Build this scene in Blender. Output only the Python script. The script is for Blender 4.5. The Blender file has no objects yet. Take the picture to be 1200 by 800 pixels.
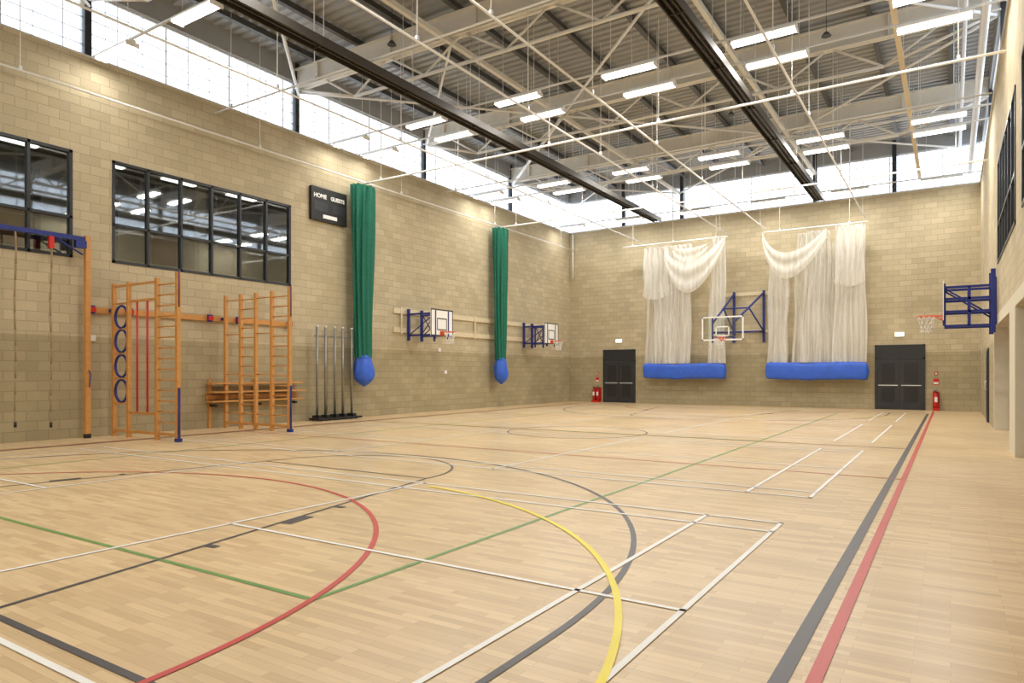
import bpy, bmesh, math, random
from mathutils import Vector, Matrix
random.seed(4)
sc = bpy.context.scene
try:
    sc.view_settings.view_transform = 'Standard'
except Exception:
    pass

XL, XR, YB, YN = -17.4, 1.0, 32.9, -1.0
SILL, HEAD, DECK = 9.1, 10.75, 11.35
CX = -8.2

# ------------------------------------------------------------ materials
def nodes_of(name):
    m = bpy.data.materials.new(name); m.use_nodes = True
    nt = m.node_tree
    return m, nt, nt.nodes['Principled BSDF'], nt.nodes['Material Output']

def mat(name, col, rough=0.5, metal=0.0, var=0.12, scale=6.0, bump=0.0, emit=0.0):
    m, nt, b, o = nodes_of(name)
    g = nt.nodes.new('ShaderNodeNewGeometry')
    n = nt.nodes.new('ShaderNodeTexNoise'); n.inputs['Scale'].default_value = scale
    n.inputs['Detail'].default_value = 4
    nt.links.new(g.outputs['Position'], n.inputs['Vector'])
    mx = nt.nodes.new('ShaderNodeMix'); mx.data_type = 'RGBA'
    mx.inputs[6].default_value = (*[c*(1-var) for c in col], 1)
    mx.inputs[7].default_value = (*[min(1, c*(1+var)) for c in col], 1)
    nt.links.new(n.outputs['Fac'], mx.inputs[0])
    nt.links.new(mx.outputs[2], b.inputs['Base Color'])
    b.inputs['Roughness'].default_value = rough
    b.inputs['Metallic'].default_value = metal
    if emit:
        b.inputs['Emission Color'].default_value = (*col, 1)
        b.inputs['Emission Strength'].default_value = emit
    if bump:
        bp = nt.nodes.new('ShaderNodeBump'); bp.inputs['Strength'].default_value = bump
        nt.links.new(n.outputs['Fac'], bp.inputs['Height'])
        nt.links.new(bp.outputs[0], b.inputs['Normal'])
    return m

def block_mat(name, axis, up1, up2, lo1, lo2, upm, lom, band=2.4):
    m, nt, b, o = nodes_of(name)
    L = nt.links.new
    g = nt.nodes.new('ShaderNodeNewGeometry')
    s = nt.nodes.new('ShaderNodeSeparateXYZ'); L(g.outputs['Position'], s.inputs[0])
    c = nt.nodes.new('ShaderNodeCombineXYZ')
    L(s.outputs[axis], c.inputs[0]); L(s.outputs[2], c.inputs[1])
    def brick(c1, c2, cm):
        t = nt.nodes.new('ShaderNodeTexBrick')
        t.inputs['Scale'].default_value = 1
        t.inputs['Brick Width'].default_value = 0.45
        t.inputs['Row Height'].default_value = 0.225
        t.inputs['Mortar Size'].default_value = 0.009
        t.inputs['Mortar Smooth'].default_value = 0.2
        t.inputs['Color1'].default_value = (*c1, 1)
        t.inputs['Color2'].default_value = (*c2, 1)
        t.inputs['Mortar'].default_value = (*cm, 1)
        L(c.outputs[0], t.inputs['Vector'])
        return t
    bu = brick(up1, up2, upm); bl = brick(lo1, lo2, lom)
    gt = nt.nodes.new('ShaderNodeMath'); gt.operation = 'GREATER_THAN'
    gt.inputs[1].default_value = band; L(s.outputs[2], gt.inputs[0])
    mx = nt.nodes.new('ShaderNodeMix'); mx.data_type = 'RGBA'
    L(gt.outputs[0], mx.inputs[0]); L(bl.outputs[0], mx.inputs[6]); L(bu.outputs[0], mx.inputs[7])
    n = nt.nodes.new('ShaderNodeTexNoise'); n.inputs['Scale'].default_value = 30; n.inputs['Detail'].default_value = 6
    L(g.outputs['Position'], n.inputs['Vector'])
    n2 = nt.nodes.new('ShaderNodeTexNoise'); n2.inputs['Scale'].default_value = 0.9; n2.inputs['Detail'].default_value = 3
    L(g.outputs['Position'], n2.inputs['Vector'])
    ad = nt.nodes.new('ShaderNodeMath'); ad.operation = 'ADD'; L(n.outputs['Fac'], ad.inputs[0]); L(n2.outputs['Fac'], ad.inputs[1])
    mr = nt.nodes.new('ShaderNodeMapRange'); mr.inputs['From Min'].default_value = 0.5; mr.inputs['From Max'].default_value = 1.5
    mr.inputs['To Min'].default_value = 0.82; mr.inputs['To Max'].default_value = 1.14
    L(ad.outputs[0], mr.inputs[0])
    mul = nt.nodes.new('ShaderNodeVectorMath'); mul.operation = 'SCALE'
    L(mx.outputs[2], mul.inputs[0]); L(mr.outputs[0], mul.inputs['Scale'])
    L(mul.outputs[0], b.inputs['Base Color'])
    b.inputs['Roughness'].default_value = 0.85
    inv = nt.nodes.new('ShaderNodeMath'); inv.operation = 'SUBTRACT'; inv.inputs[0].default_value = 1
    L(bu.outputs['Fac'], inv.inputs[1])
    bp = nt.nodes.new('ShaderNodeBump'); bp.inputs['Strength'].default_value = 0.5; bp.inputs['Distance'].default_value = 0.01
    L(inv.outputs[0], bp.inputs['Height']); L(bp.outputs[0], b.inputs['Normal'])
    return m

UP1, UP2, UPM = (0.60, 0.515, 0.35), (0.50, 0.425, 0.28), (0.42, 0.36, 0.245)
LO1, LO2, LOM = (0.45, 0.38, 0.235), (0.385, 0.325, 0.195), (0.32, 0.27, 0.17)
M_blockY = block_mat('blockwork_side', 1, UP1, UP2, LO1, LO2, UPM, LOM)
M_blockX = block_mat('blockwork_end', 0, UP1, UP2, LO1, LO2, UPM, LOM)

def floor_mat():
    m, nt, b, o = nodes_of('beech_strip_floor'); L = nt.links.new
    g = nt.nodes.new('ShaderNodeNewGeometry')
    t = nt.nodes.new('ShaderNodeTexBrick'); t.offset = 0.37; t.offset_frequency = 2; t.squash = 1
    t.inputs['Scale'].default_value = 1
    t.inputs['Brick Width'].default_value = 0.46
    t.inputs['Row Height'].default_value = 0.065
    t.inputs['Mortar Size'].default_value = 0.0012
    t.inputs['Mortar Smooth'].default_value = 0.3
    t.inputs['Color1'].default_value = (0.80, 0.61, 0.365, 1)
    t.inputs['Color2'].default_value = (0.635, 0.455, 0.25, 1)
    t.inputs['Mortar'].default_value = (0.46, 0.32, 0.17, 1)
    L(g.outputs['Position'], t.inputs['Vector'])
    mp = nt.nodes.new('ShaderNodeMapping'); mp.inputs['Scale'].default_value = (2.0, 30.0, 1)
    L(g.outputs['Position'], mp.inputs['Vector'])
    n = nt.nodes.new('ShaderNodeTexNoise'); n.inputs['Scale'].default_value = 1.5; n.inputs['Detail'].default_value = 5
    L(mp.outputs[0], n.inputs['Vector'])
    n2 = nt.nodes.new('ShaderNodeTexNoise'); n2.inputs['Scale'].default_value = 0.5; n2.inputs['Detail'].default_value = 4
    L(g.outputs['Position'], n2.inputs['Vector'])
    ad = nt.nodes.new('ShaderNodeMath'); ad.operation = 'ADD'; L(n.outputs['Fac'], ad.inputs[0]); L(n2.outputs['Fac'], ad.inputs[1])
    mr = nt.nodes.new('ShaderNodeMapRange'); mr.inputs['From Min'].default_value = 0.5; mr.inputs['From Max'].default_value = 1.5
    mr.inputs['To Min'].default_value = 0.88; mr.inputs['To Max'].default_value = 1.10
    L(ad.outputs[0], mr.inputs[0])
    mul = nt.nodes.new('ShaderNodeVectorMath'); mul.operation = 'SCALE'
    L(t.outputs[0], mul.inputs[0]); L(mr.outputs[0], mul.inputs['Scale'])
    L(mul.outputs[0], b.inputs['Base Color'])
    mr2 = nt.nodes.new('ShaderNodeMapRange'); mr2.inputs['To Min'].default_value = 0.24; mr2.inputs['To Max'].default_value = 0.40
    L(n2.outputs['Fac'], mr2.inputs[0]); L(mr2.outputs[0], b.inputs['Roughness'])
    b.inputs['Specular IOR Level'].default_value = 0.45
    return m
M_floor = floor_mat()

def pane_mat():
    m, nt, b, o = nodes_of('diffusing_clerestory_glazing'); L = nt.links.new
    tr = nt.nodes.new('ShaderNodeBsdfTransparent'); tr.inputs[0].default_value = (0.95, 0.97, 1, 1)
    tl = nt.nodes.new('ShaderNodeBsdfTranslucent'); tl.inputs[0].default_value = (0.9, 0.93, 0.97, 1)
    g = nt.nodes.new('ShaderNodeNewGeometry')
    n = nt.nodes.new('ShaderNodeTexNoise'); n.inputs['Scale'].default_value = 3; L(g.outputs['Position'], n.inputs['Vector'])
    mr = nt.nodes.new('ShaderNodeMapRange'); mr.inputs['To Min'].default_value = 0.2; mr.inputs['To Max'].default_value = 0.4
    L(n.outputs['Fac'], mr.inputs[0])
    mx = nt.nodes.new('ShaderNodeMixShader'); L(mr.outputs[0], mx.inputs[0]); L(tr.outputs[0], mx.inputs[1]); L(tl.outputs[0], mx.inputs[2])
    L(mx.outputs[0], o.inputs['Surface'])
    return m
M_pane = pane_mat()

def glass_mat(name, tint, fac):
    m, nt, b, o = nodes_of(name); L = nt.links.new
    tr = nt.nodes.new('ShaderNodeBsdfTransparent'); tr.inputs[0].default_value = (*tint, 1)
    gl = nt.nodes.new('ShaderNodeBsdfGlossy'); gl.inputs['Roughness'].default_value = 0.03
    gl.inputs['Color'].default_value = (0.9, 0.95, 1, 1)
    mx = nt.nodes.new('ShaderNodeMixShader'); mx.inputs[0].default_value = fac
    L(tr.outputs[0], mx.inputs[1]); L(gl.outputs[0], mx.inputs[2]); L(mx.outputs[0], o.inputs['Surface'])
    return m
M_glass = glass_mat('window_glass', (0.62, 0.64, 0.62), 0.16)
M_board_glass = glass_mat('backboard_glass', (0.93, 0.96, 0.95), 0.06)

def net_mat(name, col, lo, hi, sc_x):
    m, nt, b, o = nodes_of(name); L = nt.links.new
    g = nt.nodes.new('ShaderNodeNewGeometry')
    mp = nt.nodes.new('ShaderNodeMapping'); mp.inputs['Scale'].default_value = (sc_x, sc_x, 0.35)
    L(g.outputs['Position'], mp.inputs['Vector'])
    n = nt.nodes.new('ShaderNodeTexNoise'); n.inputs['Scale'].default_value = 1; n.inputs['Detail'].default_value = 3
    L(mp.outputs[0], n.inputs['Vector'])
    mr = nt.nodes.new('ShaderNodeMapRange'); mr.inputs['From Min'].default_value = 0.3; mr.inputs['From Max'].default_value = 0.7
    mr.inputs['To Min'].default_value = lo; mr.inputs['To Max'].default_value = hi
    L(n.outputs['Fac'], mr.inputs[0])
    tr = nt.nodes.new('ShaderNodeBsdfTransparent')
    d = nt.nodes.new('ShaderNodeBsdfDiffuse'); d.inputs[0].default_value = (*col, 1)
    tl = nt.nodes.new('ShaderNodeBsdfTranslucent'); tl.inputs[0].default_value = (*col, 1)
    ms = nt.nodes.new('ShaderNodeMixShader'); ms.inputs[0].default_value = 0.3
    L(d.outputs[0], ms.inputs[1]); L(tl.outputs[0], ms.inputs[2])
    mx = nt.nodes.new('ShaderNodeMixShader'); L(mr.outputs[0], mx.inputs[0]); L(tr.outputs[0], mx.inputs[1]); L(ms.outputs[0], mx.inputs[2])
    L(mx.outputs[0], o.inputs['Surface'])
    return m
M_net = net_mat('white_netting', (0.97, 0.96, 0.92), 0.3, 0.8, 7)
M_net2 = net_mat('white_netting_dense', (0.97, 0.96, 0.92), 0.6, 0.95, 7)
M_green = mat('green_net_fabric', (0.010, 0.15, 0.095), 0.8, var=0.35, scale=14, bump=0.3)
M_bluebag = mat('blue_vinyl', (0.035, 0.13, 0.68), 0.45, var=0.25, scale=5, bump=0.4)
M_white = mat('white_paint', (0.86, 0.85, 0.82), 0.45, var=0.04)
M_cream = mat('cream_steel', (0.78, 0.75, 0.68), 0.5, var=0.05)
M_galv = mat('galvanised_steel', (0.74, 0.75, 0.75), 0.4, 0.2, var=0.08)
M_mullion = mat('pale_mullion', (0.70, 0.73, 0.77), 0.5, 0.0, var=0.04)
M_deck = mat('roof_deck_metal', (0.36, 0.37, 0.375), 0.5, 0.1, var=0.12, scale=1.5)
M_purlin = mat('dark_purlin_steel', (0.10, 0.10, 0.10), 0.5, 0.2)
M_heater = mat('bronze_heater_metal', (0.050, 0.042, 0.034), 0.55, 0.2)
M_frame = mat('dark_grey_frame', (0.028, 0.032, 0.038), 0.4)
M_door = mat('charcoal_door', (0.030, 0.032, 0.036), 0.38)
M_black = mat('black_paint', (0.015, 0.015, 0.015), 0.5)
M_orange = mat('varnished_pine', (0.62, 0.30, 0.085), 0.4, var=0.22, scale=9)
M_rail = mat('pale_timber', (0.72, 0.62, 0.43), 0.5, var=0.10)
M_navy = mat('navy_steel', (0.015, 0.03, 0.22), 0.4)
M_red = mat('red_enamel', (0.60, 0.02, 0.015), 0.35)
M_orange_red = mat('orange_rim', (0.75, 0.12, 0.03), 0.4)
M_string = mat('net_cord', (0.85, 0.84, 0.80), 0.8)
M_rope = mat('hemp_rope', (0.36, 0.27, 0.16), 0.9, var=0.3, scale=40)
M_steel = mat('grey_post_steel', (0.30, 0.29, 0.27), 0.35, 0.7)
M_lamp = mat('fixture_diffuser', (1.0, 0.99, 0.95), 0.4, var=0.0, emit=5)
M_exit = mat('exit_diffuser', (0.85, 0.95, 0.85), 0.4, emit=1.5)
M_lw = mat('line_white', (0.93, 0.93, 0.91), 0.45, var=0.04, scale=3)
M_lk = mat('line_black', (0.075, 0.070, 0.078), 0.4, var=0.2, scale=3)
M_lr = mat('line_red', (0.60, 0.07, 0.06), 0.38, var=0.12, scale=3)
M_lg = mat('line_green', (0.15, 0.33, 0.08), 0.38, var=0.12, scale=3)
M_ly = mat('line_yellow', (0.92, 0.76, 0.02), 0.38, var=0.1, scale=3)
M_plaster = mat('store_plaster', (0.70, 0.65, 0.51), 0.8, var=0.05)
M_pink = mat('red_poster', (0.35, 0.06, 0.05), 0.6)

# ------------------------------------------------------------ mesh builder
class B:
    def __init__(s, name, M=None):
        s.name = name; s.bm = bmesh.new(); s.mats = []; s.M = M or Matrix.Identity(4)
    def mi(s, m):
        if m not in s.mats: s.mats.append(m)
        return s.mats.index(m)
    def v(s, p): return s.bm.verts.new(s.M @ Vector(p))
    def f(s, vs, m, smooth=False):
        try:
            fc = s.bm.faces.new(vs); fc.material_index = s.mi(m); fc.smooth = smooth; return fc
        except ValueError: return None
    def box(s, x0, x1, y0, y1, z0, z1, m):
        c = [s.v((x, y, z)) for z in (z0, z1) for y in (y0, y1) for x in (x0, x1)]
        for q in ((0,2,3,1),(4,5,7,6),(0,1,5,4),(2,6,7,3),(0,4,6,2),(1,3,7,5)):
            s.f([c[i] for i in q], m)
        return s
    def quad(s, pts, m): s.f([s.v(p) for p in pts], m)
    def tube(s, p, q, r, m, seg=8, r2=None):
        p, q = Vector(p), Vector(q); d = q - p
        if d.length < 1e-6: return
        d.normalize(); a = d.cross(Vector((0,0,1)))
        if a.length < 1e-3: a = d.cross(Vector((1,0,0)))
        a.normalize(); b = d.cross(a); r2 = r if r2 is None else r2
        A = [s.v(p + r*(math.cos(t)*a + math.sin(t)*b)) for t in [2*math.pi*i/seg for i in range(seg)]]
        C = [s.v(q + r2*(math.cos(t)*a + math.sin(t)*b)) for t in [2*math.pi*i/seg for i in range(seg)]]
        for i in range(seg):
            j = (i+1) % seg; s.f([A[i], A[j], C[j], C[i]], m, True)
        s.f(A[::-1], m); s.f(C, m)
    def path(s, pts, r, m, seg=6):
        for a, b in zip(pts, pts[1:]): s.tube(a, b, r, m, seg)
    def beam(s, p, q, w, h, m):
        p, q = Vector(p), Vector(q); d = (q-p).normalized(); a = d.cross(Vector((0,0,1)))
        if a.length < 1e-3: a = Vector((1,0,0))
        a.normalize(); b = a.cross(d)
        c = [s.v(o + a*w/2*i + b*h/2*j) for o in (p, q) for i, j in ((-1,-1),(1,-1),(1,1),(-1,1))]
        for q_ in ((3,2,1,0),(4,5,6,7),(0,1,5,4),(1,2,6,5),(2,3,7,6),(3,0,4,7)):
            s.f([c[i] for i in q_], m)
    def torus(s, c, n, R, r, m, seg=24, k=6):
        c = Vector(c); n = Vector(n).normalized(); a = n.orthogonal().normalized(); b = n.cross(a)
        rings = []
        for i in range(seg):
            t = 2*math.pi*i/seg; e = math.cos(t)*a + math.sin(t)*b
            rings.append([s.v(c + e*(R + r*math.cos(u)) + n*r*math.sin(u)) for u in [2*math.pi*j/k for j in range(k)]])
        for i in range(seg):
            for j in range(k):
                s.f([rings[i][j], rings[(i+1)%seg][j], rings[(i+1)%seg][(j+1)%k], rings[i][(j+1)%k]], m, True)
    def grid(s, fn, nu, nv, m, closed=False, smooth=True):
        g = [[s.v(fn(i/nu, j/nv)) for i in range(nu if closed else nu+1)] for j in range(nv+1)]
        for j in range(nv):
            for i in range(nu):
                k = (i+1) % nu if closed else i+1
                s.f([g[j][i], g[j][k], g[j+1][k], g[j+1][i]], m, smooth)
    def done(s, parent=None):
        me = bpy.data.meshes.new(s.name); 
        bmesh.ops.recalc_face_normals(s.bm, faces=s.bm.faces[:])
        s.bm.to_mesh(me); s.bm.free()
        for m in s.mats: me.materials.append(m)
        o = bpy.data.objects.new(s.name, me); sc.collection.objects.link(o)
        if parent: o.parent = parent
        return o

# ------------------------------------------------------------ room shell
b = B('floor'); b.box(XL-0.3, XR+2.6, YN-0.3, YB+0.3, -0.2, 0, M_floor); b.done()

WZ0, WZ1 = 4.25, 6.78
def wall_with_openings(name, x0, x1, ops, m):
    b = B(name)
    zs = sorted({0.0, SILL} | {o[2] for o in ops} | {o[3] for o in ops})
    for za, zb in zip(zs, zs[1:]):
        cuts = sorted([(o[0], o[1]) for o in ops if o[2] <= za and o[3] >= zb])
        y = YN
        for c0, c1 in cuts:
            b.box(x0, x1, y, c0, za, zb, m); y = c1
        b.box(x0, x1, y, YB, za, zb, m)
    return b.done()
WA = (2.45, 7.93); WB = (8.83, 14.25)
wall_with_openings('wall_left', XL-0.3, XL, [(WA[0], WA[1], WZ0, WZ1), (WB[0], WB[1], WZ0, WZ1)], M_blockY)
RW = [(15.4, 20.9), (8.5, 14.0)]
RO = [(9.5, 15.4, 0, 2.75), (16.8, 22.5, 0, 2.75)]
wall_with_openings('wall_right', XR, XR+0.3, [(a, c, WZ0, WZ1) for a, c in RW] + RO, M_blockY)
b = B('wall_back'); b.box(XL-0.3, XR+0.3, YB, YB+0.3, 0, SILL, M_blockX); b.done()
b = B('wall_front'); b.box(XL-0.3, XR+0.3, YN-0.3, YN, 0, SILL, M_blockX); b.done()

b = B('trim_eaves')
b.box(XL-0.3, XL-0.05, YN, YB, HEAD, DECK+0.1, M_deck); b.box(XR+0.05, XR+0.3, YN, YB, HEAD, DECK+0.1, M_deck)
b.box(XL-0.3, XR+0.3, YB+0.05, YB+0.3, HEAD, DECK+0.1, M_deck); b.box(XL-0.3, XR+0.3, YN-0.3, YN-0.05, HEAD, DECK+0.1, M_deck)
b.done()
b = B('trim_sill')
b.box(XL-0.3, XL+0.03, YN, YB, SILL, SILL+0.04, M_galv); b.box(XR-0.03, XR+0.3, YN, YB, SILL, SILL+0.04, M_galv)
b.box(XL, XR, YB-0.03, YB+0.3, SILL, SILL+0.04, M_galv); b.done()

COLY = [2.0, 8.3, 14.55, 20.8, 27.1]
def clerestory(name, along, fixed, a0, a1, cols):
    b = B(name)
    def bx(p0, p1, z0, z1, th, m):
        if along == 'y': b.box(fixed-th, fixed+th, p0, p1, z0, z1, m)
        else: b.box(p0, p1, fixed-th, fixed+th, z0, z1, m)
    bx(a0, a1, SILL+0.04, HEAD, 0.004, M_pane)
    n = int((a1-a0)/0.62)
    for i in range(n+1):
        p = a0 + (a1-a0)*i/n
        w = 0.018 if i % 3 == 0 else 0.008
        bx(p-w, p+w, SILL+0.04, HEAD, 0.014, M_mullion)
    for k in range(1, 5):
        z = SILL + (HEAD-SILL)*k/5; bx(a0, a1, z-0.008, z+0.008, 0.012, M_mullion)
    bx(a0, a1, SILL+0.04, SILL+0.09, 0.03, M_mullion); bx(a0, a1, HEAD-0.06, HEAD, 0.03, M_mullion)
    for c in cols: bx(c-0.08, c+0.08, SILL+0.04, DECK, 0.12, M_frame)
    b.done()
clerestory('window_1', 'y', XL-0.16, YN, YB, COLY)
clerestory('window_2', 'x', YB+0.16, XL, XR, [-14.3, -11.2, -5.1, -2.0])
clerestory('window_3', 'y', XR+0.16, YN, YB, COLY)
clerestory('window_4', 'x', YN-0.16, XL, XR, [-11.2, -5.1])

def view_window(name, xin, s, y0, y1, n):
    b = B(name)
    xa, xb = sorted((xin - s*0.02, xin + s*0.10))
    def bar(ya, yb, za, zb): b.box(xa, xb, ya, yb, za, zb, M_frame)
    w = 0.07
    bar(y0, y1, WZ0, WZ0+w); bar(y0, y1, WZ1-w, WZ1)
    bar(y0, y0+w, WZ0, WZ1); bar(y1-w, y1, WZ0, WZ1)
    for i in range(1, n):
        p = y0 + (y1-y0)*i/n; bar(p-0.03, p+0.03, WZ0, WZ1)
    z = WZ0 + 0.95; bar(y0, y1, z-0.03, z+0.03)
    gx = xin + s*0.05
    b.box(gx-0.004, gx+0.004, y0, y1, WZ0, WZ1, M_glass)
    b.done()
view_window('window_5', XL, -1, WA[0], WA[1], 6)
view_window('window_6', XL, -1, WB[0], WB[1], 6)
view_window('window_7', XR, 1, RW[0][0], RW[0][1], 6)
view_window('window_8', XR, 1, RW[1][0], RW[1][1], 6)

def gallery(name, xw, s, y0, y1):
    M_gw = mat(name+'_plaster', (0.40, 0.36, 0.28), 0.8)
    b = B(name); D = 4.0
    x0, x1 = sorted((xw + s*0.32, xw + s*D))
    b.box(x0, x1, y0, y1, 3.4, 3.5, M_gw); b.box(x0, x1, y0, y1, 7.2, 7.3, M_gw)
    xf = xw + s*D; xa, xb = sorted((xf, xf + s*0.1))
    b.box(xa, xb, y0, y1, 0.0, 7.3, M_gw)
    b.box(x0, x1, y0-0.1, y0, 3.4, 7.3, M_gw); b.box(x0, x1, y1, y1+0.1, 3.4, 7.3, M_gw)
    for i, y in enumerate([y0+1.2+2.1*k for k in range(int((y1-y0)/2.1))]):
        xc = xw + s*1.7
        b.box(xc-0.1, xc+0.1, y-0.5, y+0.5, 7.12, 7.17, M_lamp)
        xp0, xp1 = sorted((xf - s*0.05, xf - s*0.01))
        b.box(xp0, xp1, y+0.5, y+1.3, 3.5, 6.0, (M_frame, M_pink, M_orange)[i % 3])
        b.box(xf - 0.08, xf+0.08, y-0.75, y-0.6, 3.5, 7.2, M_frame)
    for y in (y0+2.6, y1-2.4):
        xq = xw + s*2.2; b.box(xq-0.12, xq+0.12, y-0.12, y+0.12, 3.5, 7.2, M_rail)
    b.box(*sorted((xw+s*1.0, xw+s*1.05)), y0, y1, 4.45, 4.52, M_rail)
    b.done()
gallery('viewing_gallery', XL, -1, 2.0, 15.0)
gallery('upper_corridor', XR, 1, 8.0, 21.5)

b = B('equipment_store')
for (y0, y1, _, zt) in RO:
    b.box(XR+0.301, XR+2.5, y0-0.15, y0, 0, zt+0.1, M_plaster); b.box(XR+0.301, XR+2.5, y1, y1+0.15, 0, zt+0.1, M_plaster)
    b.box(XR+2.5, XR+2.6, y0-0.15, y1+0.15, 0, zt+0.1, M_plaster)
    b.box(XR+0.301, XR+2.5, y0, y1, zt, zt+0.1, M_plaster)
b.done()
for (y0, y1) in ((10.5, 14.6), (17.6, 21.4)):
    b = B('gym_mat_stack')
    for k in range(3): b.box(XR+0.5, XR+2.2, y0+0.03*k, y1-0.02*k, 0.001+0.055*k, 0.05+0.055*k, M_bluebag)
    b.done()
b = B('trim_opening')
b.box(XR-0.015, XR, 15.4, 16.8, 0.001, 2.75, M_plaster)
b.box(XR-0.001, XR+0.3, 15.385, 15.40, 0.001, 2.75, M_plaster); b.box(XR-0.001, XR+0.3, 16.8, 16.815, 0.001, 2.75, M_plaster)
b.box(XR-0.015, XR, 22.5, 22.62, 0.001, 2.9, M_plaster); b.box(XR-0.001, XR+0.3, 22.485, 22.50, 0.001, 2.75, M_plaster)
b.box(XR-0.015, XR, 9.3, 22.62, 2.75, 3.0, M_plaster)
b.done()

# ------------------------------------------------------------ roof
b = B('ceiling')
P = 0.30; prof = []
y = YN-0.3
while y < YB+0.3:
    prof += [(y, 0), (y+0.13, 0), (y+0.165, 0.06), (y+0.265, 0.06)]; y += P
prev = None
for (yy, zz) in prof:
    cur = (b.v((XL-0.3, yy, DECK+zz)), b.v((XR+0.3, yy, DECK+zz)))
    if prev: b.f([prev[0], prev[1], cur[1], cur[0]], M_deck)
    prev = cur
b.box(XL-0.3, XR+0.3, YN-0.3, YB+0.3, DECK+0.12, DECK+0.2, M_deck)
b.done()
b = B('roof_purlins')
x = XL+0.9
while x < XR:
    b.box(x-0.02, x+0.02, YN, YB, DECK-0.20, DECK-0.001, M_purlin); b.box(x-0.04, x+0.10, YN, YB, DECK-0.215, DECK-0.20, M_purlin); x += 1.83
b.done()
for Y in COLY:
    b = B('roof_beam')
    z0, z1 = 10.5, DECK-0.216
    b.box(XL-0.05, XR+0.05, Y-0.012, Y+0.012, z0, z1, M_cream)
    b.box(XL-0.05, XR+0.05, Y-0.13, Y+0.13, z0, z0+0.03, M_cream)
    b.box(XL-0.05, XR+0.05, Y-0.13, Y+0.13, z1-0.03, z1, M_cream)
    x = XL+1.0
    while x < XR:
        b.box(x-0.008, x+0.008, Y-0.12, Y+0.12, z0, z1, M_cream); x += 3.0
    b.tube((XL+2.5, Y, 9.75), (XR-2.5, Y, 9.75), 0.05, M_cream)
    b.tube((XL, Y, z0), (XL+2.5, Y, 9.75), 0.04, M_cream); b.tube((XR, Y, z0), (XR-2.5, Y, 9.75), 0.04, M_cream)
    xs = [XL+2.5+i*(XR-XL-5)/5 for i in range(6)]
    for i, xx in enumerate(xs):
        for dx in (-1.25, 1.25):
            b.tube((xx, Y, 9.75), (xx+dx, Y, z0+0.02), 0.032, M_cream)
    b.done()
b = B('roof_bracing')
ys = COLY + [YB]
for i, (ya, yb) in enumerate(zip(ys, ys[1:])):
    for k, (xa, xb) in enumerate(((XL, XL+6.1), (XL+6.1, XR-6.1), (XR-6.1, XR))):
        if (i+k) % 2 == 0: b.tube((xa, ya, 10.42), (xb, yb, 10.42), 0.04, M_white)
        else: b.tube((xb, ya, 10.42), (xa, yb, 10.42), 0.04, M_white)
        if k == 0: b.tube((xb, ya, 10.34), (xa, yb, 10.34), 0.035, M_white)
for xx in (XL+6.1, XR-6.1):
    b.box(xx-0.06, xx+0.06, YN, YB, 10.35, 10.48, M_cream)
b.done()

for X in (-11.2, -4.4):
    b = B('radiant_heater_strip')
    z = 8.4; W = 0.15
    b.box(X-W, X+W, 1.0, 29.7, z+0.10, z+0.13, M_heater)
    b.box(X-W-0.03, X-W, 1.0, 29.7, z-0.02, z+0.16, M_heater); b.box(X+W, X+W+0.03, 1.0, 29.7, z-0.02, z+0.16, M_heater)
    for k in (-0.06, 0.06): b.tube((X+k, 1.0, z+0.05), (X+k, 29.7, z+0.05), 0.028, M_heater)
    y = 1.5
    while y < 29.7:
        b.box(X-W, X+W, y-0.012, y+0.012, z+0.0, z+0.12, M_heater)
        b.tube((X-W, y, z+0.16), (X-W, y, DECK), 0.009, M_galv, 5); b.tube((X+W, y, z+0.16), (X+W, y, DECK), 0.009, M_galv, 5)
        y += 2.8
    b.done()

C1, C2 = 16.95, 25.45
b = B('net_track_rails')
def track(p, q, step=3.0, r=0.032):
    p, q = Vector(p), Vector(q); b.tube(p, q, r, M_white)
    L = (q-p).length; n = max(1, int(L/step))
    for i in range(n+1):
        c = p.lerp(q, (i+0.25)/(n+0.5)); b.tube(c, (c.x, c.y, DECK), 0.011, M_white, 5)
        b.box(c.x-0.03, c.x+0.03, c.y-0.03, c.y+0.03, c.z+0.02, c.z+0.10, M_galv)
track((XL+0.45, C1, 8.02), (XR-0.05, C1, 8.02)); track((XL+0.45, C2, 8.05), (XR-0.05, C2, 8.05))
track((XL+0.35, YN+0.05, 8.12), (XL+0.35, YB-0.1, 8.12), 6.2, 0.026)
for X in (-12.9, -8.75, -7.0, -3.0):
    track((X, 5.0, 8.0), (X, 32.0, 8.0), 4.4, 0.026)
track((-13.9, 32.0, 7.86), (-8.7, 32.0, 7.86), 2.5); track((-7.1, 32.0, 7.86), (-2.9, 32.0, 7.86), 2.5)
for Yc in (11.5, 21.5): track((XL+0.1, Yc, 8.75), (XR-0.1, Yc, 8.75), 3.5, 0.024)
b.done()
b = B('cable_tray')
b.box(-1.12, -1.0, YN, YB-0.3, 9.5, 9.54, M_rail)
y = 0
while y < YB-1: b.tube((-1.06, y, 9.54), (-1.06, y, DECK), 0.008, M_galv, 5); y += 3
b.done()
b = B('service_pipework')
for (dx, z, r) in ((-0.35, 9.5, 0.09), (-0.32, 9.95, 0.06), (-0.7, 10.2, 0.05)):
    b.tube((XR+dx, YN+0.02, z), (XR+dx, YB-0.02, z), r, M_galv, 10)
    for y in COLY: b.tube((XR+dx, y+0.5, z), (XR+dx, y+0.5, DECK), 0.01, M_galv, 5)
b.tube((XL+0.25, YB-0.12, 6.6), (XL+0.25, YB-0.12, 9.0), 0.05, M_white)
b.done()

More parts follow.
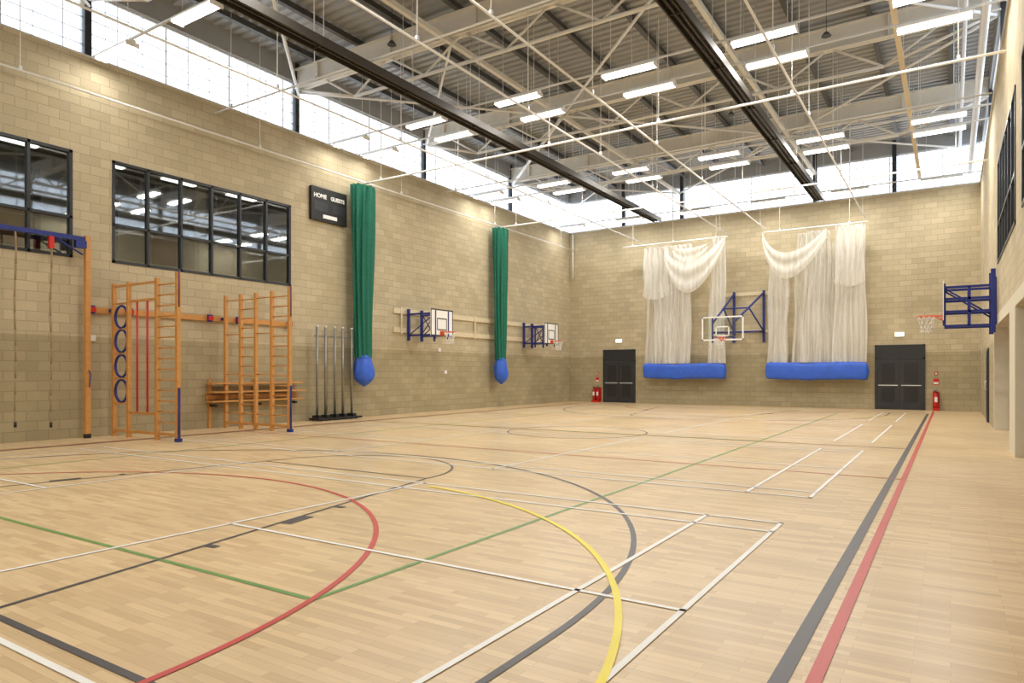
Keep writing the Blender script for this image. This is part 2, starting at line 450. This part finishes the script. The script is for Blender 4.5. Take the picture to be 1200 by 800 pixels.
# ------------------------------------------------------------ light fittings
def fitting(x, y, z=9.0, power=72):
    b = B('linear_light_fitting'); h = 0.70
    b.box(x-h, x+h, y-0.07, y+0.07, z+0.06, z+0.12, M_white)
    b.box(x-h, x+h, y-0.15, y+0.15, z+0.02, z+0.06, M_white)
    b.box(x-h, x-h+0.02, y-0.15, y+0.15, z-0.04, z+0.02, M_white); b.box(x+h-0.02, x+h, y-0.15, y+0.15, z-0.04, z+0.02, M_white)
    for k in (-0.075, 0.075): b.tube((x-h+0.02, y+k, z-0.015), (x+h-0.02, y+k, z-0.015), 0.03, M_lamp, 8)
    for k in (-0.5, 0.5): b.tube((x+k, y, z+0.12), (x+k, y, DECK), 0.008, M_galv, 5)
    o = b.done()
    ld = bpy.data.lights.new('tube_lamp', 'AREA'); ld.shape = 'RECTANGLE'; ld.size = 1.36; ld.size_y = 0.27
    ld.energy = power*(0.42 if x < -16 else 1); ld.color = (1.0, 0.965, 0.90)
    lo = bpy.data.objects.new('tube_lamp', ld); sc.collection.objects.link(lo); lo.location = (x, y, z-0.05); lo.parent = o
LX = [-0.3, -3.5, -6.7, -9.95, -13.2, -16.35]
for Y in (8.4, 15.8, 17.15, 23.6, 24.9, 31.2):
    for X in LX: fitting(X, Y)
for X in LX[1:]: fitting(X, 0.2, power=110)
b = B('lighting_trunking')
for Y in (0.2, 8.4, 15.8, 17.15, 23.6, 24.9, 31.2):
    b.box(XL, XR, Y-0.025, Y+0.025, 9.13, 9.17, M_galv)
b.done()

# ------------------------------------------------------------ floor markings
def line(b, p, q, w, m, z):
    p, q = Vector((*p, z)), Vector((*q, z)); d = (q-p).normalized(); n = Vector((-d.y, d.x, 0))*w/2
    b.quad([p-n, q-n, q+n, p+n], m)
def arc(b, c, R, a0, a1, w, m, z, n=64):
    for i in range(n):
        t, u = [math.radians(a0+(a1-a0)*k/n) for k in (i, i+1)]
        b.quad([(c[0]+(R-w/2)*math.cos(t), c[1]+(R-w/2)*math.sin(t), z), (c[0]+(R+w/2)*math.cos(t), c[1]+(R+w/2)*math.sin(t), z),
                (c[0]+(R+w/2)*math.cos(u), c[1]+(R+w/2)*math.sin(u), z), (c[0]+(R-w/2)*math.cos(u), c[1]+(R-w/2)*math.sin(u), z)], m)
BX = -8.13
for k in range(4):
    b = B('badminton_court_lines'); cy = 4.29+7.76*k; z = 0.006; w = 0.042
    for s in (-1, 1):
        for h in (3.03, 2.59): line(b, (BX-6.7, cy+s*h), (BX+6.7, cy+s*h), w, M_lw, z)
        for h in (6.68, 5.92, 1.98): line(b, (BX+s*h, cy-3.05), (BX+s*h, cy+3.05), w, M_lw, z)
        line(b, (BX+s*1.98, cy), (BX+s*6.7, cy), w, M_lw, z)
    b.done()
b = B('basketball_court_lines'); z = 0.004; w = 0.05; Y0, Y1 = 1.86, 29.9
for X in (-0.72, -15.68): line(b, (X, Y0), (X, Y1), 0.085, M_lk, z)
for Yy, s in ((Y0, 1), (Y1, -1)):
    line(b, (-15.68, Yy), (-0.72, Yy), w, M_lk, z)
    cy = Yy + s*1.575
    arc(b, (CX, cy), 6.25, 0, 180*s, w, M_lk, z, 80)
    for k in (-6.25, 6.25): line(b, (CX+k, Yy), (CX+k, cy), w, M_lk, z)
    fy = Yy + s*5.8
    line(b, (CX-1.8, fy), (CX+1.8, fy), w*0.8, M_lk, z)
    for k in (-1, 1): line(b, (CX+k*3.0, Yy), (CX+k*1.8, fy), w*0.8, M_lk, z)
    arc(b, (CX, fy), 1.8, 0, 180*s, w*0.8, M_lk, z, 40)
    for k in (-1, 1):
        for t, l in ((0.30, 0.05), (0.47, 0.38), (0.62, 0.05)):
            x = CX + k*(3.0-1.2*t)+k*0.08; yy = Yy + s*5.8*t
            line(b, (x, yy), (x-k*0.2*l, yy+s*max(l, 0.08)), 0.13, M_lk, z)
line(b, (-15.68, 15.88), (-0.72, 15.88), w, M_lk, z); arc(b, (CX, 15.88), 1.8, 0, 360, w*0.8, M_lk, z, 48)
b.done()
b = B('netball_court_lines'); z = 0.005
for X in (-0.57, -15.83): line(b, (X, 1.0), (X, 31.9), 0.07, M_lr, z)
for Y in (11.3, 21.5, 31.9, 1.0): line(b, (-15.83, Y), (-0.57, Y), 0.04, M_lr, z)
arc(b, (CX, 1.5), 4.86, -5, 180, 0.05, M_lr, z, 80); arc(b, (CX, 31.4), 4.86, 180, 360, 0.05, M_lr, z, 80)
b.done()
b = B('volleyball_court_lines'); z = 0.003
for X in (-3.62, -12.78): line(b, (X, 3.15), (X, 28.6), 0.045, M_lg, z)
for Y in (3.15, 15.95, 28.6): line(b, (-12.8, Y), (-3.6, Y), 0.045, M_lg, z)
b.done()
b = B('handball_area_line'); z = 0.007
arc(b, (-6.7, 1.8), 5.4, 0, 82, 0.05, M_ly, z, 60); arc(b, (-6.7, 30.0), 5.4, 278, 360, 0.05, M_ly, z, 60)
b.done()

# ------------------------------------------------------------ doors
def double_door(name, x0, x1, zt):
    b = B(name); y = YB
    b.box(x0, x0+0.07, y-0.06, y-0.001, 0.001, zt, M_frame); b.box(x1-0.07, x1, y-0.06, y-0.001, 0.001, zt, M_frame)
    b.box(x0, x1, y-0.06, y-0.001, zt-0.07, zt, M_frame); b.box(x0, x1, y-0.06, y-0.001, 2.12, 2.20, M_frame)
    b.box(x0+0.07, x1-0.07, y-0.03, y-0.001, 2.20, zt-0.07, M_door)
    for i in range(5): b.box(x0+0.12, x1-0.12, y-0.045, y-0.03, 2.25+0.09*i, 2.28+0.09*i, M_door)
    xm = (x0+x1)/2
    for a, c in ((x0+0.08, xm-0.006), (xm+0.006, x1-0.08)):
        b.box(a, c, y-0.05, y-0.001, 0.012, 2.11, M_door)
        w = c-a
        for za, zb in ((0.30, 0.92), (1.12, 1.95)):
            b.box(a+w*0.2, a+w*0.8, y-0.056, y-0.05, za, zb, M_black)
            for t in (a+w*0.2-0.012, a+w*0.8): b.box(t, t+0.010, y-0.060, y-0.05, za, zb, M_frame)
        b.box(a+0.05, c-0.05, y-0.10, y-0.075, 1.0, 1.035, M_galv)
        b.box(a+0.10, a+0.13, y-0.08, y-0.05, 1.0, 1.035, M_galv); b.box(c-0.13, c-0.10, y-0.08, y-0.05, 1.0, 1.035, M_galv)
        b.box(a+0.02, c-0.02, y-0.055, y-0.05, 0.02, 0.2, M_frame)
    b.done()
double_door('door_1', -15.40, -13.60, 2.75)
double_door('door_2', -2.72, -0.88, 2.72)
b = B('door_3')
b.box(XR-0.03, XR-0.001, 25.6, 26.7, 0.001, 2.3, M_frame); b.box(XR-0.05, XR-0.03, 25.68, 26.62, 0.01, 2.22, M_door)
b.tube((XR-0.09, 25.8, 1.0), (XR-0.09, 25.8, 1.3), 0.012, M_galv); b.tube((XR-0.09, 25.8, 1.02), (XR-0.04, 25.8, 1.02), 0.01, M_galv)
b.tube((XR-0.09, 25.8, 1.28), (XR-0.04, 25.8, 1.28), 0.01, M_galv)
b.done()
for X, z in ((-14.5, 3.1), (-1.8, 3.05)):
    b = B('emergency_exit_light'); b.box(X-0.18, X+0.18, YB-0.08, YB-0.001, z, z+0.2, M_white); b.box(X-0.16, X+0.16, YB-0.085, YB-0.08, z+0.02, z+0.18, M_exit); b.done()
for X, dxs in ((-15.75, (-0.11, 0.11)), (-0.5, (0.0,))):
    b = B('fire_extinguisher'); y = YB-0.17
    for dx in dxs:
        x = X+dx
        b.tube((x, y, 0.10), (x, y, 0.62), 0.09, M_red, 14); b.tube((x, y, 0.62), (x, y, 0.72), 0.09, M_red, 14, 0.035)
        b.tube((x, y, 0.72), (x, y, 0.78), 0.03, M_black); b.box(x-0.09, x+0.03, y-0.015, y+0.015, 0.78, 0.80, M_black); b.box(x-0.08, x+0.03, y-0.015, y+0.015, 0.82, 0.84, M_black)
        b.path([(x+0.03, y, 0.76), (x+0.09, y-0.06, 0.7), (x+0.10, y-0.07, 0.5), (x+0.085, y-0.07, 0.3)], 0.012, M_black)
        b.box(x-0.05, x+0.05, y-0.093, y-0.085, 0.35, 0.55, M_white)
    hw = 0.12 + abs(dxs[0])
    b.box(X-hw, X+hw, YB-0.27, YB-0.02, 0.001, 0.10, M_red); b.box(X-hw, X+hw, YB-0.03, YB-0.001, 0.1, 0.78, M_red)
    b.done()
    b = B('extinguisher_sign'); b.box(X-0.1, X+0.1, YB-0.01, YB-0.001, 1.05, 1.3, M_red); b.box(X-0.08, X+0.08, YB-0.012, YB-0.01, 1.08, 1.16, M_white); b.done()
    b = B('call_point'); b.box(X-0.06, X+0.06, YB-0.04, YB-0.001, 1.45, 1.57, M_red); b.box(X-0.03, X+0.03, YB-0.045, YB-0.04, 1.48, 1.54, M_white); b.done()

# ------------------------------------------------------------ basketball goals
def goal_net(b, c, R):
    n = 10; rings = [(R, 0), (R*0.85, -0.12), (R*0.66, -0.24), (R*0.58, -0.36), (R*0.6, -0.44)]
    for k in range(len(rings)-1):
        (r0, z0), (r1, z1) = rings[k], rings[k+1]
        for i in range(n):
            a = 2*math.pi*(i + 0.5*(k % 2))/n
            for sgn in (-1, 1):
                a2 = a + sgn*math.pi/n
                b.tube((c[0]+r0*math.cos(a), c[1]+r0*math.sin(a), c[2]+z0), (c[0]+r1*math.cos(a2), c[1]+r1*math.sin(a2), c[2]+z1), 0.007, M_string, 4)
def rim(b, bx):
    b.torus((bx+0.37, 0, 3.05), (0, 0, 1), 0.225, 0.014, M_orange_red)
    b.box(bx+0.01, bx+0.15, -0.08, 0.08, 3.03, 3.06, M_orange_red); b.box(bx+0.005, bx+0.03, -0.12, 0.12, 2.92, 3.10, M_orange_red)
    for s in (-1, 1): b.tube((bx+0.03, s*0.08, 2.94), (bx+0.2, s*0.12, 3.04), 0.01, M_orange_red)
    goal_net(b, (bx+0.37, 0, 3.04), 0.22)
def practice_goal(pos, rot, proj=1.25, heavy=False):
    M = Matrix.Translation(pos) @ Matrix.Rotation(rot, 4, 'Z')
    b = B('basketball_goal', M); w, h0, h1 = 0.66, 2.90, 3.90
    b.box(proj-0.02, proj, -w, w, h0, h1, M_lw)
    e = proj+0.002
    for (a, c, d, f) in ((-w, w, h1-0.045, h1), (-w, w, h0, h0+0.045), (-w, -w+0.045, h0, h1), (w-0.045, w, h0, h1),
                         (-0.29, 0.29, 3.53, 3.57), (-0.29, 0.29, 3.12, 3.16), (-0.29, -0.25, 3.12, 3.57), (0.25, 0.29, 3.12, 3.57)):
        b.box(proj, e, a, c, d, f, M_black)
    rim(b, proj)
    for s in (-1, 1):
        y = s*0.38
        b.beam((proj-0.03, y, 2.80), (proj-0.03, y, 3.85), 0.07, 0.07, M_navy)
        b.beam((0.05, y, 2.75), (0.05, y, 3.95), 0.09, 0.09, M_navy)
        for z in ((2.75, 3.12, 3.45, 3.75) if heavy else (2.95, 3.75)): b.beam((0.05, y, z), (proj-0.03, y, z), 0.06, 0.06, M_navy)
        b.tube((0.05, y, 2.95), (proj-0.05, y, 3.72), 0.022, M_navy)
        b.beam((proj*0.5, y, 2.75), (proj*0.5, y, 3.75), 0.06, 0.06, M_navy)
        if heavy: b.beam((0.08, y*1.2, 2.55), (0.08, y*1.2, 4.15), 0.10, 0.10, M_navy)
    for z in (2.95, 3.75):
        b.beam((proj-0.03, -0.38, z), (proj-0.03, 0.38, z), 0.05, 0.05, M_navy); b.beam((proj*0.5, -0.38, z), (proj*0.5, 0.38, z), 0.05, 0.05, M_navy)
    b.tube((proj*0.5, -0.38, 2.95), (proj*0.5, 0.38, 3.75), 0.02, M_navy); b.tube((proj*0.5, 0.38, 2.95), (proj*0.5, -0.38, 3.75), 0.02, M_navy)
    return b.done()
practice_goal((XL+0.10, 20.0, 0), 0, 1.35)
practice_goal((XL+0.10, 28.3, 0), 0, 1.35)
practice_goal((XR-0.02, 21.4, 0), math.pi, 1.15, True)
b = B('wall_mounting_rails')
for z in (3.05, 3.76): b.box(XL+0.001, XL+0.07, 18.9, 29.6, z, z+0.19, M_rail)
for y in (19.3, 24, 29): b.box(XL+0.07, XL+0.09, y-0.04, y+0.04, 3.0, 4.0, M_rail)
b.done()
b = B('wall_mounting_rails')
for z in (3.40, 5.15): b.box(-9.7, -6.8, YB-0.06, YB-0.001, z, z+0.16, M_rail)
b.done()
M = Matrix.Translation((-8.35, YB-0.08, 0)) @ Matrix.Rotation(-math.pi/2, 4, 'Z')
b = B('match_basketball_goal', M); pj = 2.9
b.box(pj-0.012, pj, -0.9, 0.9, 2.95, 4.0, M_board_glass)
for (a, c, d, f) in ((-0.9, 0.9, 3.94, 4.0), (-0.9, 0.9, 2.95, 3.01), (-0.9, -0.84, 2.95, 4.0), (0.84, 0.9, 2.95, 4.0),
                     (-0.3, 0.3, 3.52, 3.57), (-0.3, 0.3, 3.12, 3.17), (-0.3, -0.25, 3.12, 3.57), (0.25, 0.3, 3.12, 3.57)):
    b.box(pj-0.015, pj+0.003, a, c, d, f, M_lw)
rim(b, pj)
for s, ya in ((-1, -0.25), (1, 1.1)):
    yb_ = s*0.45
    b.beam((pj-0.06, yb_, 2.85), (pj-0.06, yb_, 3.95), 0.06, 0.06, M_navy)
    b.beam((0.04, ya, 2.95), (0.04, ya, 5.35), 0.10, 0.10, M_navy)
    b.tube((0.04, ya, 3.45), (pj-0.06, yb_, 3.3), 0.05, M_navy)
    b.tube((0.04, ya, 5.25), (pj-0.06, yb_, 3.7), 0.045, M_navy)
    b.tube((0.04, ya, 3.45), (pj*0.5, (ya+yb_)/2, 4.45), 0.035, M_navy)
b.tube((pj-0.06, -0.45, 3.1), (pj-0.06, 0.45, 3.1), 0.03, M_navy); b.tube((pj*0.5, -0.35, 4.45), (pj*0.5, 0.78, 4.45), 0.035, M_navy)
b.tube((0.04, -0.25, 3.45), (pj*0.5, 0.78, 3.38), 0.03, M_navy); b.tube((0.04, 1.1, 3.45), (pj*0.5, -0.35, 3.38), 0.03, M_navy)
b.done()

# ------------------------------------------------------------ nets on back wall
def sheet(b, x0, x1, z0, z1, y, m, xb0=None, xb1=None, folds=7, amp=0.07, scal=0.0, seed=0, zt1=None):
    xb0 = x0 if xb0 is None else xb0; xb1 = x1 if xb1 is None else xb1; zt1 = z0 if zt1 is None else zt1
    def fn(u, v):
        vv = v**0.9
        xa = x0+(xb0-x0)*vv; xc = x1+(xb1-x1)*vv
        xx = xa+(xc-xa)*u + 0.03*math.sin(9*v+seed+u*5)
        bot = z1 - scal*math.sin(math.pi*u); top = z0+(zt1-z0)*u
        return (xx, y+amp*math.sin(folds*2*math.pi*u+seed)+0.04*math.sin(17*u+3*v+seed), top+(bot-top)*v)
    b.grid(fn, folds*8, 16, m)
def swag(b, xa, za, xb, zb, s0, s1, y, m, seed=0, drop=0.15, sk=0.85):
    def fn(u, v):
        sg = s0+(s1-s0)*v; k = u**sk
        za_, zb_ = za-drop*v, zb-drop*v
        z = za_+(zb_-za_)*u - sg*4*k*(1-k)
        return (xa+(xb-xa)*u, y-0.14*math.sin(math.pi*u)+0.03*math.sin(12*v+seed)-0.05*v, z)
    b.grid(fn, 36, 20, m)
def bag(b, x0, x1, zc, h, y):
    def fn(u, v):
        t = 2*math.pi*u; e = min(1, 0.82+4*min(v, 1-v)) if 0 < v < 1 else 0.02
        wob = 1+0.02*math.sin(23*v+2*math.sin(t))+0.02*math.sin(3*t+31*v)
        sg = 0.02*math.sin(9*v+1)
        st = math.sin(t)
        return (x0+(x1-x0)*v, y+0.2*e*wob*math.copysign(abs(math.cos(t))**0.6, math.cos(t)), zc+sg+h/2*e*wob*math.copysign(abs(st)**0.5, st))
    b.grid(fn, 24, 60, M_bluebag, closed=True)
YN_ = 32.3
b = B('cricket_practice_net')
sheet(b, -12.9, -11.6, 7.75, 5.35, YN_-0.15, M_net2, folds=5, scal=0.2, seed=1)
sheet(b, -12.75, -11.6, 7.7, 2.0, YN_, M_net, -12.85, -11.3, folds=6, seed=2)
sheet(b, -11.75, -10.5, 7.75, 2.0, YN_-0.05, M_net2, -11.8, -10.5, folds=6, seed=3)
sheet(b, -12.3, -11.3, 5.5, 2.0, YN_-0.1, M_net, -12.3, -11.3, folds=4, seed=5)
swag(b, -11.75, 7.6, -8.85, 7.95, 0.9, 1.9, YN_-0.25, M_net2, 1, 0.5)
swag(b, -11.4, 7.7, -9.6, 7.7, 0.2, 0.9, YN_-0.1, M_net, 3, 0.3)
sheet(b, -9.45, -8.8, 7.95, 2.0, YN_-0.1, M_net2, -9.7, -8.85, folds=4, seed=6)
bag(b, -12.95, -8.82, 1.62, 0.74, YN_)
b.done()
b = B('cricket_practice_net')
swag(b, -7.15, 7.9, -4.5, 7.8, 1.0, 1.7, YN_-0.25, M_net2, 2, 0.45, 0.75)
sheet(b, -6.95, -6.05, 6.8, 2.0, YN_, M_net2, -7.0, -6.15, folds=4, seed=7, zt1=6.0)
sheet(b, -5.75, -4.4, 7.7, 2.0, YN_, M_net, -5.95, -4.3, folds=8, seed=8)
sheet(b, -5.3, -4.5, 7.75, 2.0, YN_-0.1, M_net, -5.6, -4.7, folds=4, seed=4)
sheet(b, -4.1, -3.05, 7.8, 2.0, YN_-0.05, M_net2, -4.3, -2.95, folds=6, seed=9)
sheet(b, -4.2, -3.05, 7.85, 5.4, YN_-0.2, M_net, folds=4, scal=0.2, seed=1)
sheet(b, -4.9, -4.0, 7.2, 2.0, YN_+0.1, M_net, folds=5, seed=3)
bag(b, -7.08, -2.88, 1.62, 0.76, YN_)
b.done()

# ------------------------------------------------------------ divider curtains
def gathered(name, x, y, ztop, zg, zb, r):
    b = B(name)
    def fn(u, v):
        t = 2*math.pi*u; z = ztop+(zg-ztop)*v
        rr = r*(1.10-0.33*v)
        rr *= 1+0.17*math.sin(11*t+2*math.sin(v*3))+0.06*math.sin(5*t+7*v)
        return (x+0.6*rr*math.cos(t), y+rr*math.sin(t), z)
    b.grid(fn, 110, 24, M_green, closed=True)
    def fb(u, v):
        t = 2*math.pi*u
        prof = [0.6, 0.75, 0.85, 0.92, 0.98, 1.0, 0.92, 0.65, 0.08]
        k = v*8; i = min(7, int(k)); rr = r*0.98*(prof[i]+(prof[i+1]-prof[i])*(k-i))
        rr *= 1+0.06*math.sin(7*t)*(1-v)+0.04*math.sin(3*t+9*v)
        return (x+0.8*rr*math.cos(t), y+rr*math.sin(t)+0.05*v, zg+0.1+(zb-zg-0.1)*v)
    b.grid(fb, 48, 24, M_bluebag, closed=True)
    b.torus((x, y, zg+0.02), (0, 0, 1), r*0.66, 0.012, M_bluebag, 20, 6)
    b.tube((x, y, ztop-0.05), (x, y, ztop+0.06), 0.05, M_galv)
    return b.done()
gathered('divider_curtain', XL+0.45, C1, 7.93, 2.05, 1.07, 0.40)
gathered('divider_curtain', XL+0.45, C2, 7.98, 2.12, 1.03, 0.38)

# ------------------------------------------------------------ scoreboard
b = B('scoreboard'); b.box(XL+0.001, XL+0.12, 14.98, 16.5, 6.5, 7.58, M_black)
b.box(XL+0.12, XL+0.135, 15.45, 16.05, 6.6, 6.72, M_lw)
for (ya, yb) in ((15.08, 15.65), (15.85, 16.42)): b.box(XL+0.12, XL+0.125, ya, yb, 6.82, 7.12, M_frame)
sb = b.done()
def text(s, y, z, size, parent):
    cu = bpy.data.curves.new('lettering', 'FONT'); cu.body = s; cu.size = size; cu.align_x = 'CENTER'; cu.extrude = 0.003; cu.offset = 0.006
    o = bpy.data.objects.new('lettering', cu); sc.collection.objects.link(o); cu.materials.append(M_lw)
    o.rotation_euler = (math.pi/2, 0, math.pi/2); o.location = (XL+0.128, y, z); o.parent = parent
text('HOME', 15.33, 7.24, 0.19, sb); text('GUESTS', 16.08, 7.24, 0.175, sb)

# ------------------------------------------------------------ climbing frames
def post(b, x, y, z0, z1, w=0.07, m=M_orange): b.box(x-w/2, x+w/2, y-w/2, y+w/2, z0, z1, m)
b = B('climbing_frame_wall_rail')
b.box(XL+0.001, XL+0.08, 8.2, 14.2, 2.98, 3.12, M_orange)
for y in (8.3, 9.2, 11.4, 12.3, 14.1):
    b.box(XL+0.08, XL+0.16, y-0.06, y+0.06, 2.95, 3.15, M_navy); b.box(XL+0.16, XL+0.19, y-0.07, y+0.07, 2.99, 3.11, M_red)
b.done()
def climbing_frame(Y, x0, x1, kind):
    b = B('climbing_frame'); T = 3.70
    L = x1-x0
    fr = (0.0, 0.25, 0.70, 1.0) if kind == 0 else (0.0, 0.25, 0.49, 0.74, 1.0)
    xs = [x0+L*t for t in fr]
    for i, x in enumerate(xs): post(b, x, Y, 0.0, T if i < len(xs)-1 else T+0.08, 0.085)
    if kind == 0:
        b.box(x0, xs[2], Y-0.02, Y+0.02, T-0.10, T-0.05, M_orange)
    b.box(x0, x1, Y-0.03, Y+0.03, 0.12, 0.18, M_orange)
    def rungs(a, c, step=0.26):
        z = 0.42
        while z < T-0.1: b.tube((a, Y, z), (c, Y, z), 0.018, M_orange, 6); z += step
    if kind == 0:
        for z in (2.88, 2.30, 1.70, 1.10):
            b.torus((xs[0]+(xs[1]-xs[0])/2, Y, z), (0, 1, 0), (xs[1]-xs[0])/2-0.07, 0.03, M_navy, 28, 6)
        for z in (3.2, 2.59, 2.0, 1.4, 0.8): b.box(xs[0], xs[1], Y-0.02, Y+0.02, z-0.02, z+0.02, M_orange)
        rungs(xs[2], xs[3], 0.24)
        for k in (0.30, 0.66):
            x = xs[1]+(xs[2]-xs[1])*k; b.tube((x, Y, 0.62), (x, Y, 3.2), 0.025, M_red)
        b.box(xs[1], xs[2], Y-0.02, Y+0.02, 3.2, 3.26, M_orange); b.box(xs[1], xs[2], Y-0.02, Y+0.02, 0.56, 0.62, M_orange)
    else:
        rungs(xs[1], xs[2]); rungs(xs[3], xs[4])
        for z in (0.42, 1.5, 2.6, 3.55): b.tube((xs[0], Y, z), (xs[1], Y, z), 0.017, M_orange, 6); b.tube((xs[2], Y, z), (xs[3], Y, z), 0.017, M_orange, 6)
    b.box(x1-0.05, x1+0.09, Y-0.05, Y+0.05, 0.0, 0.08, M_navy); b.box(x1+0.043, x1+0.062, Y-0.025, Y+0.025, 0.05, 1.2, M_navy)
    b.tube((x1+0.05, Y, 0.9), (x1+0.11, Y-0.03, 0.2), 0.012, M_navy)
    b.tube((x1+0.055, Y, T+0.12), (x1+0.055, Y, T-0.7), 0.012, M_navy)
    b.box(XL+0.081, x0, Y-0.04, Y+0.04, 3.01, 3.09, M_navy)
    b.done()
climbing_frame(8.75, XL+0.26, -14.45, 0)
climbing_frame(11.8, XL+0.26, -14.45, 1)

b = B('gym_bench')
for (z, dx) in ((1.22, 0.12), (0.98, 0.24), (0.72, 0.16)):
    b.box(XL+0.06, XL+0.06+dx+0.16, 11.3, 14.45, z, z+0.045, M_orange)
for y in (11.45, 12.9, 14.2):
    b.box(XL+0.01, XL+0.06, y-0.04, y+0.04, 0.001, 1.35, M_orange); b.box(XL+0.06, XL+0.34, y-0.03, y+0.03, 0.6, 0.66, M_black)
b.box(XL+0.08, XL+0.12, 11.3, 14.45, 0.80, 0.92, M_orange)
b.done()

b = B('volleyball_posts')
b.box(XL+0.15, XL+0.6, 14.85, 16.75, 0.03, 0.09, M_black)
for y in (15.0, 15.35, 15.75, 16.1, 16.5):
    b.tube((XL+0.35, y, 0.09), (XL+0.35, y, 3.0), 0.04, M_steel, 10)
    b.box(XL+0.2, XL+0.5, y-0.07, y+0.07, 0.09, 0.18, M_black); b.tube((XL+0.35, y, 3.0), (XL+0.35, y, 3.06), 0.045, M_galv)
    b.tube((XL+0.22, y-0.06, 0.001), (XL+0.22, y-0.06, 0.04), 0.03, M_black); b.tube((XL+0.5, y+0.06, 0.001), (XL+0.5, y+0.06, 0.04), 0.03, M_black)
b.box(XL+0.28, XL+0.32, 14.95, 16.55, 2.7, 2.74, M_steel)
b.done()

b = B('climbing_rope_boom')
b.box(XL+0.25, XL+0.33, 2.0, 8.05, 4.62, 4.72, M_navy)
for y in (2.5, 5.2, 7.7): b.box(XL+0.05, XL+0.25, y-0.03, y+0.03, 4.63, 4.71, M_navy)
b.tube((XL+0.3, 7.4, 4.62), (XL+0.3, 8.02, 4.30), 0.02, M_navy); b.box(XL+0.22, XL+0.36, 7.85, 8.08, 4.45, 4.62, M_navy)
post(b, XL+0.29, 8.12, 0.0, 4.75, 0.11)
b.box(XL+0.23, XL+0.35, 8.06, 8.18, 0.0, 0.1, M_black)
for i, (y, l) in enumerate(((6.65, 0.35), (7.35, 0.30), (5.9, 0.4))):
    b.path([(XL+0.29+0.01*math.sin(k*1.3), y+0.012*math.sin(k), 4.62-(4.62-l)*k/12) for k in range(13)], 0.02, M_rope)
    b.tube((XL+0.29, y, l), (XL+0.29, y, l+0.12), 0.03, M_black)
b.box(XL+0.24, XL+0.34, 7.3, 7.4, 4.35, 4.62, M_red)
b.path([(XL+0.36, 8.12, 1.6), (XL+0.40, 8.15, 1.5), (XL+0.37, 8.13, 1.2)], 0.012, M_navy)
b.done()

for (y, z) in ((21.6, 2.4), (22.0, 1.5), (8.35, 2.3)):
    b = B('wall_socket'); b.box(XL+0.001, XL+0.05, y-0.08, y+0.08, z, z+0.14, M_white); b.done()
for (x, y) in ((-2.6, 18.5), (-6.0, 22.5), (-12.0, 13.0), (-2.4, 12.0)):
    b = B('ceiling_speaker'); b.tube((x, y, DECK-0.001), (x, y, 10.0), 0.008, M_black, 5); b.tube((x, y, 10.0), (x, y, 9.9), 0.05, M_frame, 12, 0.12); b.done()

# ------------------------------------------------------------ world, camera
w = bpy.data.worlds.new('overcast_sky'); sc.world = w; w.use_nodes = True
bg = w.node_tree.nodes['Background']; bg.inputs[0].default_value = (0.92, 0.96, 1.0, 1); bg.inputs[1].default_value = 3.1

cam = bpy.data.cameras.new('camera'); co = bpy.data.objects.new('camera', cam); sc.collection.objects.link(co)
cam.sensor_width = 36; cam.lens = 24; cam.shift_y = 37/1200; cam.clip_start = 0.05; cam.clip_end = 200
co.location = (0, 0, 1.53); co.rotation_euler = (math.pi/2, 0, math.radians(32.72))
sc.camera = co
